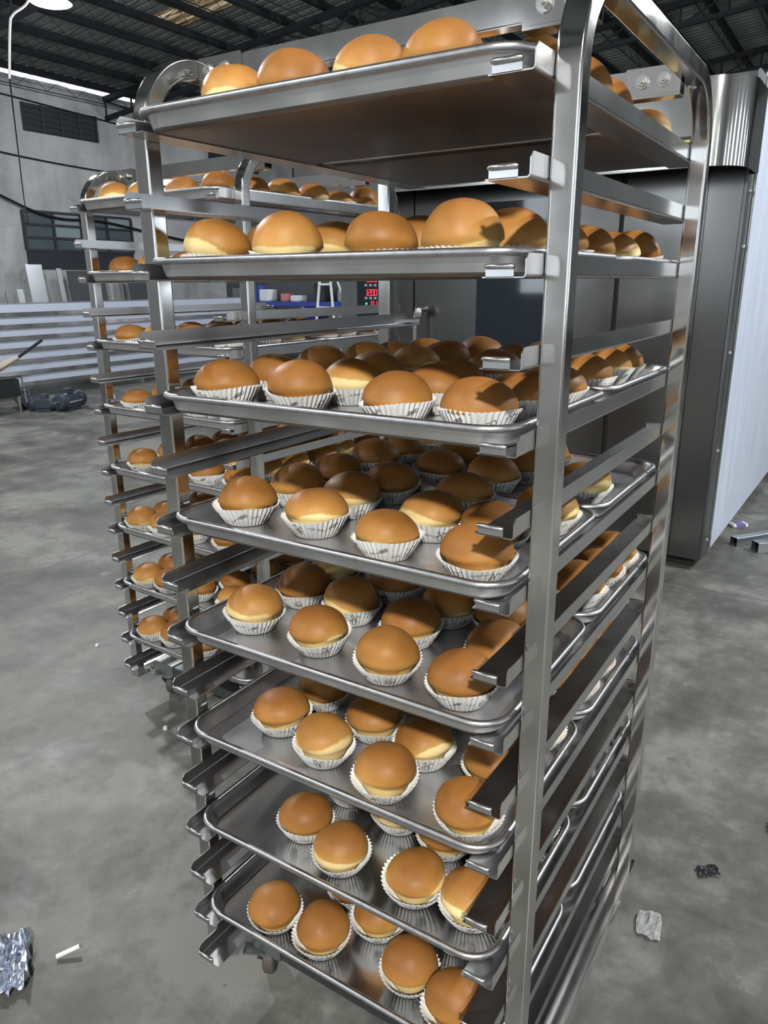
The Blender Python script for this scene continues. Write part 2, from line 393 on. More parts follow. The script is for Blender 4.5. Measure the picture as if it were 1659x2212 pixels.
# trusses across the hall
def truss(y, label):
    r = empty('roof_truss', (0, y, 0), 0, label, 'truss', 'roof trusses')
    a = MB()
    for (xa, xb) in ((XL, 0.0), (0.0, XR)):
        dz = (roofz(xb) - roofz(xa))
        L_ = math.hypot(xb - xa, dz); ang = -math.atan2(dz, xb - xa)
        Mx = Matrix.Translation(((xa + xb) / 2, 0, (roofz(xa) + roofz(xb)) / 2 - .17)) @ Matrix.Rotation(ang, 4, 'Y')
        a.obox(Mx, L_, .11, .09)
    a.build('top_chord', M['truss'], r)
    b = MB()
    for (xa, xb) in ((XL, 0.0), (0.0, XR)):
        z0, z1 = roofz(xa) - .5, roofz(xb) - .5
        L_ = math.hypot(xb - xa, z1 - z0); ang = -math.atan2(z1 - z0, xb - xa)
        b.obox(Matrix.Translation(((xa + xb) / 2, 0, (z0 + z1) / 2)) @ Matrix.Rotation(ang, 4, 'Y'), L_, .09, .07)
    b.build('bottom_chord', M['truss'], r)
    w_ = MB(); x = XL; k = 0
    def zt(x): return roofz(x) - .2
    def zb(x): return roofz(x) - .5
    while x < XR - .7:
        w_.cyl((x, 0, zb(x)), (x, 0, zt(x)), .02, n=6)
        w_.cyl((x, 0, zb(x) if k % 2 else zt(x)), (x + .75, 0, zt(x + .75) if k % 2 else zb(x + .75)), .018, n=6); x += .75; k += 1
    w_.build('web', M['truss'], r)
for y, lab in ((2.2, 'nearest to the camera overhead'), (6.2, 'second away, above the wall vent'), (10.0, 'third away, behind the skylight'), (14.0, 'fourth away, above the oven hood'), (17.9, 'farthest, low above the oven hood')):
    truss(y, 'dark lattice roof truss across the hall, ' + lab)

# wall openings, boards
def vent(y0, y1, z0, z1, label, name):
    r = empty(name, (XL, y0, z0), 0, label, 'vent'); W_, H_ = y1 - y0, z1 - z0
    MB().box(.0, .02, 0, W_, 0, H_).build('backing', M['vent'], r)
    s = MB()
    for i in range(5): s.box(.02, .05, .03, W_ - .03, H_ * i / 5 + .03, H_ * i / 5 + .06)
    for i in range(5): s.box(.02, .055, W_ * i / 4 - .02 if i else 0, W_ * i / 4 + .02, 0, H_)
    s.build('bars', M['frame'], r)
vent(8.16, 9.70, 4.06, 4.52, 'dark barred vent opening high on the left wall', 'wall_vent')
vent(12.7, 14.3, 3.98, 4.42, 'dark vent opening on left wall, seen under the top tray', 'wall_vent')
def window(nm, y0, y1, z0, z1, cols, rows, pale):
    r = empty(nm, (XL, y0, z0)); r['kind'] = 'structure'
    W_, H_ = y1 - y0, z1 - z0
    fr = MB()
    for i in range(cols + 1): fr.box(.0, .06, W_ * i / cols - .02, W_ * i / cols + .02, 0, H_)
    for j in range(rows + 1): fr.box(.0, .055, 0, W_, H_ * j / rows - .02, H_ * j / rows + .02)
    fr.build('window_frame', M['frame'], r)
    for i in range(cols):
        for j in range(rows):
            p = MB().box(.01, .02, W_ * i / cols + .02, W_ * (i + 1) / cols - .02, H_ * j / rows + .02, H_ * (j + 1) / rows - .02)
            p.build('pane', M['window_pale'] if (i, j) in pale else M['window'], r)
window('window_1', 7.9, 10.3, 2.05, 2.72, 4, 3, {(1, 2), (3, 2), (1, 1)})
window('window_2', 15.7, 17.6, 3.55, 4.3, 3, 2, {(1, 1), (2, 1)})
o = MB().box(XL, XL + .04, 7.9, 10.3, 1.72, 2.03).build('dark_wall_board', M['vent']); tag(o, 'dark board on left wall under the barred windows', 'board')

def sheet(name, y, w_, h_, m, lab, cat, x=-12.7, lean=.22, t=.02):
    o = MB().box(-t, 0, -w_ / 2, w_ / 2, 0, h_).build(name, m, loc=(x, y, 0.0), rot=(0, -lean / h_ * 1.0, 0)); tag(o, lab, cat); return o
sheet('steel_sheet', 7.75, .32, 1.80, M['galv'], 'tall shiny steel sheet leaning against left wall under the window', 'steel sheet', x=-12.4)
sheet('steel_strip', 8.25, .1, 1.74, M['galv'], 'narrow pale steel strip leaning beside the dark board', 'steel strip', x=-12.4)
sheet('leaning_board', 8.82, .8, 1.70, M['door_dark'], 'wide dark board leaning on left wall behind the rear trolley', 'board', x=-12.4)
sheet('steel_strip', 9.6, .07, 1.7, M['galv'], 'pale steel strip right of the wide dark board', 'steel strip', x=-12.4)
sheet('leaning_board', 10.1, .6, 1.6, M['door_dark'], 'dark panel with chalk marks leaning right of wide dark board', 'board', x=-12.4)
sheet('steel_strip', 10.75, .07, 1.7, M['galv'], 'pale steel strip at right end of the leaning boards', 'steel strip', x=-12.4)
sheet('steel_bar', 7.2, .12, 1.35, M['darksteel'], 'dark steel bar leaning left of the shiny sheet', 'steel bar', x=-12.4)
sheet('steel_bar', 7.42, .12, 1.38, M['zinc'], 'grey steel bar leaning just left of the shiny sheet', 'steel bar', x=-12.4)

# cables on the wall
def cable(pts, r, m, lab, nm='wall_cable'):
    o = MB().tube(catmull(pts, 8), r, 6).build(nm, m, smooth=True); tag(o, lab, 'cable'); return o
cable([(XL + .05, 6.5, 3.75), (XL + .05, 8.0, 3.62), (XL + .05, 10.0, 3.55), (XL + .05, 14, 3.5)], .012, M['blackpaint'], 'thin black cable running level along left wall at mid height')
cable([(XL + .08, 7.2, 3.05), (XL + .08, 8.1, 2.72), (XL + .08, 8.7, 2.62), (XL + .08, 9.6, 2.62), (XL + .08, 11.2, 2.42), (XL + .08, 12.5, 2.3), (XL + .08, 14, 2.35)], .022, M['blackpaint'], 'thick black cable sagging across the barred windows')
cable([(XL + .05, 6.8, 4.62), (XL + .05, 8.4, 4.55), (XL + .05, 10.5, 4.45), (XL + .05, 12, 4.4)], .012, M['blackpaint'], 'thin dark cable above the high wall vent')

# pendant lamps -------------------------------------------------------
def lamp(i, x, y, z, pw, col, rad):
    where = ['behind the camera to the right', 'behind the camera to the left', 'over the floor left of the trolleys', 'right of the oven', 'near the left wall, with a pale cable', 'over the far work area', 'far right behind the oven', 'far left behind the camera'][i]
    r = empty('high_bay_lamp', (x, y, z), 0, 'silver dish high bay lamp hanging from roof, ' + where, 'lamp', 'high bay lamps')
    zt = roofz(x) - z - .05
    prof = [(.05, .16), (.09, .15), (.16, .07), (.22, -.04), (.245, -.10)]
    dish = MB(); n_ = 28
    R = [[(rr * math.cos(2 * PI * k / n_), rr * math.sin(2 * PI * k / n_), hh) for k in range(n_)] for rr, hh in prof]
    dish.rings(R, cap0=True); dish.rings([[(p[0] * .97, p[1] * .97, p[2] - .004) for p in rg] for rg in R], cap0=True)
    dish.build('reflector', M['reflector'], r, smooth=True)
    MB().cyl((0, 0, .16), (0, 0, .34), .055, n=16).build('ballast_housing', M['darksteel'], r, smooth=True)
    MB().cyl((0, 0, .34), (0, 0, zt), .006, n=6).build('hanger_rod', M['darksteel'], r)
    bl = MB(); bl.lathe([(.02, .08), (.045, .05), (.05, 0), (.035, -.05), (.0, -.065)], n=16); bl.build('bulb', M['bulb'], r, smooth=True)
    ld = bpy.data.lights.new('lamp_light', 'POINT'); ld.energy = pw * 4.2; ld.color = col; ld.shadow_soft_size = min(rad, .13)
    lo = bpy.data.objects.new('lamp_light', ld); C.objects.link(lo); lo.parent = r; lo.location = (0, 0, -.11)
for i, L_ in enumerate(LAMPS): lamp(i, *L_)
cable([(-8.5, 5.95, 5.35), (-8.5, 5.62, 5.0), (-8.5, 5.40, 4.56), (-8.5, 5.18, 4.365), (-8.5, 5.12, 4.22), (-8.5, 5.03, 3.69)], .014, M['cablew'], 'pale twin cable running from hanging lamp and dropping down', 'lamp_cable')
cable([(-8.5, 5.03, 3.69), (-9.6, 5.75, 3.25), (-11.5, 7.0, 2.72), (-12.97, 8.0, 2.5)], .009, M['blackpaint'], 'thin black cable hanging below the pale lamp cable', 'lamp_cable')

# ------------------------------------------------------------------ trolley
A, B, D, P_, EX = 0.0296, 0.0276, 0.692, 0.09805, 0.050
W = 0.62 + 2 * A
Z0 = 1.66; FH = 0.0255; RE = 0.742
def zk(k): return Z0 - k * P_
def rrect(hx, hy, r, n=3, sup=0):
    out = []
    for cx, cy, a0 in ((hx - r, hy - r, 0), (-hx + r, hy - r, 90), (-hx + r, -hy + r, 180), (hx - r, -hy + r, 270)):
        for i in range(n + 1):
            t = math.radians(a0 + 90 * i / n); out.append((cx + r * math.cos(t), cy + r * math.sin(t)))
    if not sup: return out
    res = []; k = n + 1
    for c in range(4):
        arc = out[c * k:(c + 1) * k]
        ta = math.radians(90 * c); tb = ta + PI / 2
        res.append((arc[0][0] + sup * math.sin(ta), arc[0][1] - sup * math.cos(ta)))
        res += arc
        res.append((arc[-1][0] - sup * math.sin(tb), arc[-1][1] + sup * math.cos(tb)))
    return res
def side_frame_mesh(xc):
    R_, zt = 0.105, 1.75; yb = B / 2; yd = D - B / 2
    path = [((yb, .14), (0, 1))]
    for i in range(15):
        t = PI - (PI / 2) * i / 14
        path.append(((yb + R_ + R_ * math.cos(t), zt - R_ + R_ * math.sin(t)), (math.sin(t), -math.cos(t))))
    for i in range(15):
        t = PI / 2 - (PI / 2) * i / 14
        path.append(((yd - R_ + R_ * math.cos(t), zt - R_ + R_ * math.sin(t)), (math.sin(t), -math.cos(t))))
    path.append(((yd, .14), (0, -1)))
    sec = rrect(A / 2, B / 2, .003, 3, .0006); mb = MB(); R = []
    for (y, z), (ty, tz) in path:
        nrm = (-tz, ty)       # in-plane normal (y, z)
        R.append([(xc + a, y + nrm[0] * b, z + nrm[1] * b) for a, b in sec])
    mb.rings(R, cap0=True, cap1=True)
    return mb.mesh('side_frame', M['polished'], smooth=True, auto=0.7)
def rail_mesh(side):
    """side=+1 right (flange at x=0, shelf to -x); -1 left. local: x=0 flange face, z=0 flange top"""
    T = 0.0014; s = -side; mb = MB()
    r = .004
    prof = []
    # outer line from flange top down round to the shelf end, and back
    out = [(0, 0), (0, -FH + .005)] + [(r - r * math.cos(t), -FH + r - r * math.sin(t)) for t in [PI / 2 * i / 4 for i in range(5)]] + [(.0048, -FH), (.051, -FH)]
    inn = [(.051, -FH + T), (.0048, -FH + T)] + [(r - (r - T) * math.cos(t), -FH + r - (r - T) * math.sin(t)) for t in [PI / 2 * i / 4 for i in range(4, -1, -1)]] + [(T, -FH + .005), (T, 0)]
    prof = [(s * x, z) for x, z in out + inn]
    ch = .006
    def sec(y, cut):
        return [(x, y, (min(z, -cut))) for x, z in prof]
    mb.rings([sec(-EX, .006), sec(-EX + .006, 0), sec(RE - .006, 0), sec(RE, .006)], cap0=True, cap1=True)
    a0, a1 = (.014, .047) if side > 0 else (.001, .036)
    for yy, sg in ((-EX, 1), (RE, -1)):
        if sg < 0 and side > 0: a0, a1 = .014, .047
        xa, xb = sorted((s * a0, s * a1))
        # upturned stop with a hemmed top
        y0, y1 = sorted((yy, yy + sg * .0016))
        mb.box(xa, xb, y0, y1, -FH + .0005, -.015)
        hem = [(yy - sg * .0015 + .0032 * math.cos(t), -.0135 + .0032 * math.sin(t)) for t in [2 * PI * i / 10 for i in range(10)]]
        R = []
        for x, f in ((xa - .001, .55), (xa + .002, 1), (xb - .002, 1), (xb + .001, .55)):
            R.append([(x, yy + (h[0] - yy) * f, -.0135 + (h[1] + .0135) * f) for h in hem])
        mb.rings(R, cap0=True, cap1=True)
    return mb.mesh('shelf_rail', M['rail'], smooth=True, auto=0.7)
def caster(parent, x, y, ang):
    r = bpy.data.objects.new('caster', None); C.objects.link(r); r.parent = parent; r.location = (x, y, 0); r.rotation_euler = (0, 0, ang); r.empty_display_size = .03
    p = MB(); p.box(-.045, .045, -.035, .035, .094, .0985)
    for sx in (-1, 1):
        for sy in (-1, 1): p.cyl((sx * .034, sy * .025, .09), (sx * .034, sy * .025, .105), .0065, n=6)
    p.build('mounting_plate', M['zinc'], r)
    f = MB(); f.cyl((0, 0, .078), (0, 0, .095), .026, n=20)
    for sx in (-1, 1):
        poly = [(-.03, .08), (.026, .08), (.034, .03), (.012, .03)]
        f.prism([(yy, zz) for yy, zz in poly], sx * .0155 - .0015, sx * .0155 + .0015, 'x')
    f.build('fork', M['zinc'], r, smooth=True)
    wl = MB(); wl.lathe([(.012, -.0125), (.032, -.0125), (.0365, -.009), (.0375, 0), (.0365, .009), (.032, .0125), (.012, .0125)], (0, .022, .0375), (1, 0, 0), 28)
    wl.build('wheel', M['rubber'], r, smooth=True)
    MB().cyl((-.024, .022, .0375), (.024, .022, .0375), .008, n=10).build('axle_bolt', M['bolt'], r, smooth=True)
RAIL_R, RAIL_L = rail_mesh(1), rail_mesh(-1)
FR_R, FR_L = side_frame_mesh(-A / 2), side_frame_mesh(-W + A / 2)
def bracket_bar(parent, y, face):
    """top cross bar: face=-1 -> plates on the camera side"""
    xa, xb = -W + A + .03, -A - .03
    o = MB().box(xa, xb, y, y + .025, 1.727, 1.762).build('cross_bar', M['polished'], parent, bevel=.002)
    for x0, x1, sx in ((-W + A, -W + A + .088, 1), (-A - .088, -A, -1)):
        pl = MB(); pl.box(x0, x1, y - .0025, y - .0002, 1.722, 1.764); pl.box(x0, x1, y - .0025, y + .0275, 1.7185, 1.722)
        pl.box(x0, x1, y + .0252, y + .0275, 1.722, 1.764)
        p = pl.build('mounting_bracket', M['polished'], o, bevel=.0006)
        for dx in (.026, .06):
            xx = x0 + dx if sx > 0 else x1 - dx
            b = MB(); b.cyl((xx, y - .0055, 1.743), (xx, y - .0025, 1.743), .0105, n=20); b.cyl((xx, y - .012, 1.743), (xx, y - .0055, 1.743), .0078, n=6); b.cyl((xx, y - .016, 1.743), (xx, y - .012, 1.743), .0045, n=10)
            b.build('bolt', M['bolt'], o, smooth=True)
def make_trolley(label, loc, rz):
    t = empty('bakery_rack_trolley', loc, rz, label, 'rack trolley', 'rack trolleys loaded with buns')
    inst('side_frame', FR_R, t); inst('side_frame', FR_L, t)
    bracket_bar(t, .118, -1); bracket_bar(t, .553, -1)
    for k in range(16):
        inst('shelf_rail', RAIL_R, t, (-A - .0002, 0, zk(k))); inst('shelf_rail', RAIL_L, t, (-W + A + .0002, 0, zk(k)))
    for x0, x1 in ((-.034, .004), (-W - .004, -W + .034)):
        MB().box(x0, x1, -.004, D + .004, .1, .1405).build('base_rail', M['polished'], t, bevel=.002)
    for y0 in (.07, .58):
        MB().box(-W + .035, -.035, y0, y0 + .05, .1, .138).build('base_crossbar', M['darksteel'], t, bevel=.002)
        for xa in (-W + .034, -.134): MB().box(xa, xa + .1, y0 - .003, y0 + .053, .0985, .1415).build('base_sleeve', M['zinc'], t, bevel=.001)
    for x, y, an in ((-W + .075, .095, .5), (-.075, .095, -.9), (-W + .075, .6, 1.9), (-.075, .6, 2.6)): caster(t, x, y, an)
    return t
NEAR_L, NEAR_R = (0, 0, 0), 0.0
REAR_L, REAR_R = (-1.0832, 0.6741, 0), -0.04773
make_trolley('tall stainless rack trolley in the foreground, filled with trays of buns', NEAR_L, NEAR_R)
make_trolley('second stainless rack trolley standing behind and left of the near one', REAR_L, REAR_R)

# ------------------------------------------------------------------ trays
TH = 0.0315
def tray_mesh():
    def loop(hx, hy, r, z, n=7): return [(x, y, z) for x, y in rrect(hx, hy, max(r, .004), n)]
    hx, hy, R_ = .3, .197, .050
    mb = MB(); L_ = []
    L_.append(loop(hx - .022, hy - .022, R_ - .012, 0))                    # under floor
    L_.append(loop(hx - .0175, hy - .0175, R_ - .009, .0012))
    L_.append(loop(hx - .0155, hy - .0155, R_ - .008, .0035))
    L_.append(loop(hx - .0149, hy - .0149, R_ - .0075, .0050))
    L_.append(loop(hx - .0099, hy - .0099, R_ - .0043, TH - .0105))
    L_.append(loop(hx - .0095, hy - .0095, R_ - .004, TH - .0095))
    for i in range(0, 10):
        t = math.radians(-100 + 265 * i / 9)
        L_.append(loop(hx - .0052 + .0052 * math.cos(t), hy - .0052 + .0052 * math.cos(t), R_ - .0052 + .0052 * math.cos(t), TH - .0052 + .0052 * math.sin(t)))
    nr = len(L_)
    L_.append(loop(hx - .0112, hy - .0112, R_ - .006, TH - .009))
    L_.append(loop(hx - .0172, hy - .0172, R_ - .010, .0045))
    L_.append(loop(hx - .0185, hy - .0185, R_ - .011, .0025))
    L_.append(loop(hx - .0215, hy - .0215, R_ - .013, .0016))
    n_ = len(L_[0]); vs = [p for l in L_ for p in l]
    for i in range(len(L_) - 1):
        mb.mi = 1 if 5 <= i < nr else (0 if i >= 3 else 2)
        mb.add(vs[i * n_:(i + 2) * n_], [(j, (j + 1) % n_, n_ + (j + 1) % n_, n_ + j) for j in range(n_)])
    mb.mi = 2; mb.add(L_[0], [tuple(range(n_))]); mb.mi = 0; mb.add(L_[-1], [tuple(range(n_))])
    me = mb.mesh('baking_tray', [M['tray'], M['rim'], M['under_reflect']])
    bm = bmesh.new(); bm.from_mesh(me); bmesh.ops.remove_doubles(bm, verts=bm.verts, dist=1e-5)
    bmesh.ops.recalc_face_normals(bm, faces=bm.faces)
    for f in bm.faces: f.smooth = True
    for e in bm.edges:
        if len(e.link_faces) == 2 and e.calc_face_angle(0) > .9: e.smooth = False
    bm.to_mesh(me); bm.free(); return me
TRAY = tray_mesh(); TRAY_NEW = TRAY.copy(); TRAY_NEW.name = 'shiny_baking_tray'; TRAY_NEW.materials[0] = M['tray_new']
LV = ['top', 'second', 'third', 'fourth', 'fifth', 'sixth', 'seventh', 'lowest']
rnd = random.Random(5)
def place(trl, x, y, z):
    loc, rz = (NEAR_L, NEAR_R) if trl == 'near' else (REAR_L, REAR_R)
    c, s = math.cos(rz), math.sin(rz)
    return (loc[0] + c * x - s * y, loc[1] + s * x + c * y, z), rz
TRAYX = -A - .31
for trl in ('near', 'rear'):
    for i in range(8):
        z = zk(2 * i) - FH + .0016
        for part, yc in (('front', .152), ('back', .549)):
            p, rz = place(trl, TRAYX + rnd.uniform(-.0015, .0015), yc + (rnd.uniform(-.003, .0) if part == 'front' else 0), z)
            o = inst('baking_tray', TRAY_NEW if i >= 6 else TRAY, None, p, (0, 0, rz))
            tag(o, 'grey metal baking tray, %s one on %s tray level of the %s trolley' % (part, LV[i], trl), 'tray', 'baking trays on the rack trolleys')

# ------------------------------------------------------------------ buns
NPL = 42
def pleat(theta, s):
    """outer radius of paper liner at angle theta, height fraction s"""
    base = .0335 + (.0528 - .0335) * s ** .9
    tri = abs(((theta / (2 * PI) * NPL) % 1.0) - .5) * 4 - 1
    return base + tri * (.0006 + .0011 * s)
def liner_mesh(seed):
    r = random.Random(seed); mb = MB(); n_ = NPL * 4; H_ = .031
    ph = r.uniform(0, 6.28); sag = r.uniform(.0, .0045); ov = r.uniform(-.0015, .0015)
    def rim(th): return H_ + sag * math.sin(th + ph) + .0012 * math.sin(3 * th + ph * 2)
    R = []
    for s in (0, .08, .3, .55, .8, 1.0):
        ring = []
        for i in range(n_):
            th = 2 * PI * i / n_
            rr = pleat(th, s) + ov * s * math.sin(2 * th + ph)
            tri = abs(((th / (2 * PI) * NPL) % 1.0) - .5) * 4 - 1
            z = .0006 + (rim(th) + (.0008 * tri if s == 1.0 else 0)) * s
            ring.append((rr * math.cos(th), rr * math.sin(th), z))
        R.append(ring)
    R2 = [[(p[0] * .985, p[1] * .985, p[2] + (.0003 if i < len(R) - 1 else 0)) for p in rg] for i, rg in enumerate(R)]
    mb.rings([[(p[0] * .5, p[1] * .5, .0006) for p in R[0]]] + R + R2[::-1][:], cap0=True)
    mb.add([(p[0], p[1], p[2] + .0006) for p in R2[0]], [tuple(range(n_))])
    # printed drawings: ribbons laid on the pleated paper
    mb.mi = 1
    def pt(u, v):        # u mm along circumference, v 0..1 height
        th = u / .044
        s = min(max(v, 0.02), .98); rr = pleat(th, s) + ov * s * math.sin(2 * th + ph) + .00035
        return Vector((rr * math.cos(th), rr * math.sin(th), .0006 + rim(th) * s))
    def stroke(pts, wd=.00045):
        P = []
        for a, b in zip(pts, pts[1:]):
            L_ = math.hypot(b[0] - a[0], (b[1] - a[1]) * .03); k = max(1, int(L_ / .0008))
            for j in range(k): P.append((a[0] + (b[0] - a[0]) * j / k, a[1] + (b[1] - a[1]) * j / k))
        P.append(pts[-1]); L0, L1 = [], []
        for i, p in enumerate(P):
            q0, q1 = P[max(i - 1, 0)], P[min(i + 1, len(P) - 1)]
            du, dv = q1[0] - q0[0], (q1[1] - q0[1]) * .031; l = math.hypot(du, dv) or 1
            nx, ny = -dv / l * wd, du / l * wd / .031
            L0.append(pt(p[0] + nx, p[1] + ny)); L1.append(pt(p[0] - nx, p[1] - ny))
        mb.add(L0 + L1, [(i, i + 1, len(L0) + i + 1, len(L0) + i) for i in range(len(L0) - 1)])
    G = {  # simple stroke letters in a 1 x 1.4 cell
        'W': [[(0, 1.4), (.25, 0), (.5, 1), (.75, 0), (1, 1.4)]], 'I': [[(.5, 0), (.5, 1.4)]], 'N': [[(0, 0), (0, 1.4), (.9, 0), (.9, 1.4)]],
        'D': [[(0, 0), (0, 1.4), (.6, 1.3), (.9, .7), (.6, .1), (0, 0)]], 'M': [[(0, 0), (.1, 1.4), (.5, .5), (.9, 1.4), (1, 0)]], 'L': [[(0, 1.4), (0, 0), (.8, 0)]],
        'F': [[(0, 0), (0, 1.4), (.8, 1.4)], [(0, .7), (.6, .7)]], 'O': [[(.45, 0), (0, .4), (0, 1), (.45, 1.4), (.9, 1), (.9, .4), (.45, 0)]],
        'R': [[(0, 0), (0, 1.4), (.7, 1.3), (.8, .9), (0, .7), (.8, 0)]], 'U': [[(0, 1.4), (0, .3), (.45, 0), (.9, .3), (.9, 1.4)]],
        'T': [[(.45, 0), (.45, 1.4)], [(0, 1.4), (.9, 1.4)]], 'A': [[(0, 0), (.45, 1.4), (.9, 0)], [(.2, .5), (.7, .5)]], 'S': [[(.9, 1.2), (.4, 1.4), (0, 1.1), (.9, .4), (.5, 0), (0, .2)]],
        'E': [[(.8, 0), (0, 0), (0, 1.4), (.8, 1.4)], [(0, .7), (.6, .7)]]}
    def text(tx, u0, v0, sz=.0028, slope=0.0):
        for i, ch in enumerate(tx):
            if ch in G:
                for st in G[ch]:
                    stroke([(u0 + (i * 1.3 + a) * sz, v0 + (b * sz + (i * 1.3 + a) * sz * slope) / .031) for a, b in st], .00024)
    def windmill(u, v, k=1.0):
        q = lambda a, b: (u + a * .001 * k, v + b * .034 * k)
        stroke([q(-3, -8), q(-2, 2), q(2, 2), q(3, -8), q(-3, -8)], .0004)
        for a in (20, 110, 200, 290):
            c, s = math.cos(math.radians(a)), math.sin(math.radians(a))
            stroke([q(0, 2), q(8 * c, 2 + 8 * s)], .0004)
            stroke([q(2 * c - 2.4 * s, 2 + 2 * s + 2.4 * c), q(8 * c - 2.4 * s, 2 + 8 * s + 2.4 * c), q(8 * c, 2 + 8 * s)], .0003)
            stroke([q(4 * c, 2 + 4 * s), q(4 * c - 2.4 * s, 2 + 4 * s + 2.4 * c)], .0003); stroke([q(6 * c, 2 + 6 * s), q(6 * c - 2.4 * s, 2 + 6 * s + 2.4 * c)], .0003)
    def wheat(u, v, k=1.0, t=.4):
        c, s = math.cos(t), math.sin(t)
        q = lambda a, b: (u + (a * c - b * s) * .001 * k, v + (a * s + b * c) * .034 * k)
        stroke([q(-9, 0), q(9, 0)], .0003)
        for i in range(6):
            for sg in (-1, 1): stroke([q(i * 1.8, 0), q(i * 1.8 + 1.2, sg * 2.2), q(i * 1.8 + 2.6, sg * 1.2), q(i * 1.8 + 2.2, 0)], .00035)
    def loafbasket(u, v, k=1.0):
        q = lambda a, b: (u + a * .001 * k, v + b * .034 * k)
        stroke([q(-7, -3), q(-5, -8), q(5, -8), q(7, -3), q(-7, -3)], .0004); stroke([q(-6, -3), q(-5, 2), q(-1, 3), q(3, 5), (q(6, 1)), q(6, -3)], .0004)
        for i in range(5): stroke([q(-5 + 2.4 * i, -3), q(-4.4 + 2.1 * i, -8)], .00025)
        stroke([q(-3, -1), q(0, 1.5), q(3, 0)], .0003); stroke([q(-6.5, -5.4), q(6.5, -5.4)], .00025)
    CIR = 2 * PI * .044; kinds = [windmill, wheat, loafbasket]; u = r.uniform(0, .02); i = r.randrange(3); end = u + CIR - .018
    while u < end:
        kinds[i % 3](u, r.uniform(.42, .6), r.uniform(.95, 1.25)); i += 1; u += .021
        if u > end: break
        text(['WINDMILL', 'FOR OUR', 'TASTE'][i % 3], u - .004, r.uniform(.2, .65), .0023, r.uniform(-.25, .3)); u += .025
    me = mb.mesh('paper_liner', [M['paper'], M['ink']])
    return me
def bun_mesh(seed, sq=1.0):
    r = random.Random(seed); n_ = 40; off = Vector((r.uniform(0, 50), r.uniform(0, 50), r.uniform(0, 50)))
    prof = [(0.001, .0036), (.022, .0036), (.0300, .0052), (.0345, .012), (.0388, .022), (.0430, .031)]
    top = .0745 * sq; zc = .036; rr_ = .0486
    for i in range(12):
        t = PI / 2 * i / 11
        prof.append((rr_ * math.cos(t) ** .92 if i < 11 else .0006, zc + (top - zc) * math.sin(t) ** 1.0))
    lx, ly = r.uniform(-.003, .003), r.uniform(-.003, .003)
    mb = MB(); R = []
    for q, hgt in prof:
        ring = []
        for i in range(n_):
            th = 2 * PI * i / n_; p = Vector((q * math.cos(th), q * math.sin(th), hgt))
            d = noise.noise(p * 17 + off) * .0035 + noise.noise(p * 45 + off) * .0007
            k = 1.0 + (d / max(q, .02)) * (0 if hgt < .005 else min(1, hgt / .04))
            zz = hgt + (d * .7 if hgt > .04 else 0)
            u_ = max(0, (hgt - .025) / .05)
            ring.append((p.x * k + lx * u_, p.y * k + ly * u_, zz))
        R.append(ring)
    mb.rings(R, cap0=True, cap1=True)
    # the soft crack line where the crust lets go of the side
    return mb.mesh('bun', M['bun'], smooth=True, auto=1.4)
LINERS = [liner_mesh(s) for s in range(8)]
BUNS = [bun_mesh(s, q) for s, q in ((1, 1.0), (2, 1.04), (3, .97), (4, 1.07), (5, 1.0), (6, .95), (7, 1.03), (8, 1.1), (9, .98), (10, 1.02))]

# measured places: per tray level, rows from the front, (x from tray centre, y from post face)
NEAR = {
 0: [[(-.180, .058), (-.070, .055), (.042, .058), (.150, .055)], None, None],
 1: [[(-.228, .048), (-.093, .050), (.064, .050), (.186, .048)], [(-.215, .165), (-.106, .172), (.056, .170), (.206, .155)], None],
 2: [[(-.233, .052), (-.102, .078), (.083, .060), (.213, .050)], [(-.225, .162), (-.078, .178), (.084, .172), (.222, .165)], [(-.226, .300), (-.102, .290), (.048, .300), (.222, .292)]],
 3: [[(-.220, .067), (-.081, .078), (.072, .050), (.220, .042)], [(-.213, .195), (-.092, .190), (.086, .160), (.195, .152)], [(-.208, .310), (-.080, .302), (.070, .300), (.205, .290)]],
 4: [[(-.216, .066), (-.068, .060), (.074, .044), (.203, .042)], [(-.208, .196), (-.088, .182), (.047, .160), (.212, .152)], [(-.212, .305), (-.070, .300), (.066, .265), (.170, .265)]],
 5: [[(-.175, .078), (-.054, .044), (.080, .025), (.230, .020)], [(-.160, .185), (-.019, .150), (.093, .128), (.218, .140)], [(-.190, .300), (-.070, .290), (.070, .260), (.200, .280)]],
 6: [[(-.120, .066), (-.016, .034), (.124, .044), (.226, .052)], [(-.105, .190), (.015, .175), (.120, .165), (.222, .175)], [(-.200, .300), (-.070, .290), (.060, .280), (.200, .290)]],
 7: [[(-.168, .022), (-.060, .024), (.116, .046), (.212, .024)], [(-.180, .205), (-.075, .150), (.010, .112), (.150, .165)], [(-.200, .300), (-.080, .285), (.060, .270), (.190, .280)]],
}
NEARB = {
 2: [[(-.226, .445), (-.120, .455), (.060, .430), (.222, .440)], [(-.228, .560), (-.112, .570), (.040, .560), (.215, .570)], [(-.226, .690), (-.092, .690), (.060, .680), (.212, .665)]],
 3: [[(-.208, .450), (-.064, .460), (.057, .447), (.200, .440)], [(-.210, .560), (-.070, .570), (.070, .560), (.200, .560)], None],
}
REARF = {k: [[(-.238, .028), (-.133, .04), (.0, .05), (.15, .05)], [(-.233, .132), (-.10, .15), (.05, .155), (.19, .15)]] for k in (5, 6, 7)}
for lv_, row_, xy_ in ((5, 2, (.232, .277)), (6, 2, (.232, .272)), (3, 2, (.230, .280))): NEAR[lv_][row_][3] = xy_
BK = {(3, 0): (.222, .475), (4, 0): (.230, .470), (4, 1): (.231, .585), (4, 2): (.231, .680), (5, 0): (.232, .461), (5, 1): (.231, .568), (6, 1): (.232, .560), (6, 2): (.230, .655), (7, 0): (.205, .460)}
HZ = [1.16, 1.07, .93, .93, .98, 1.0, 1.0, 1.04]
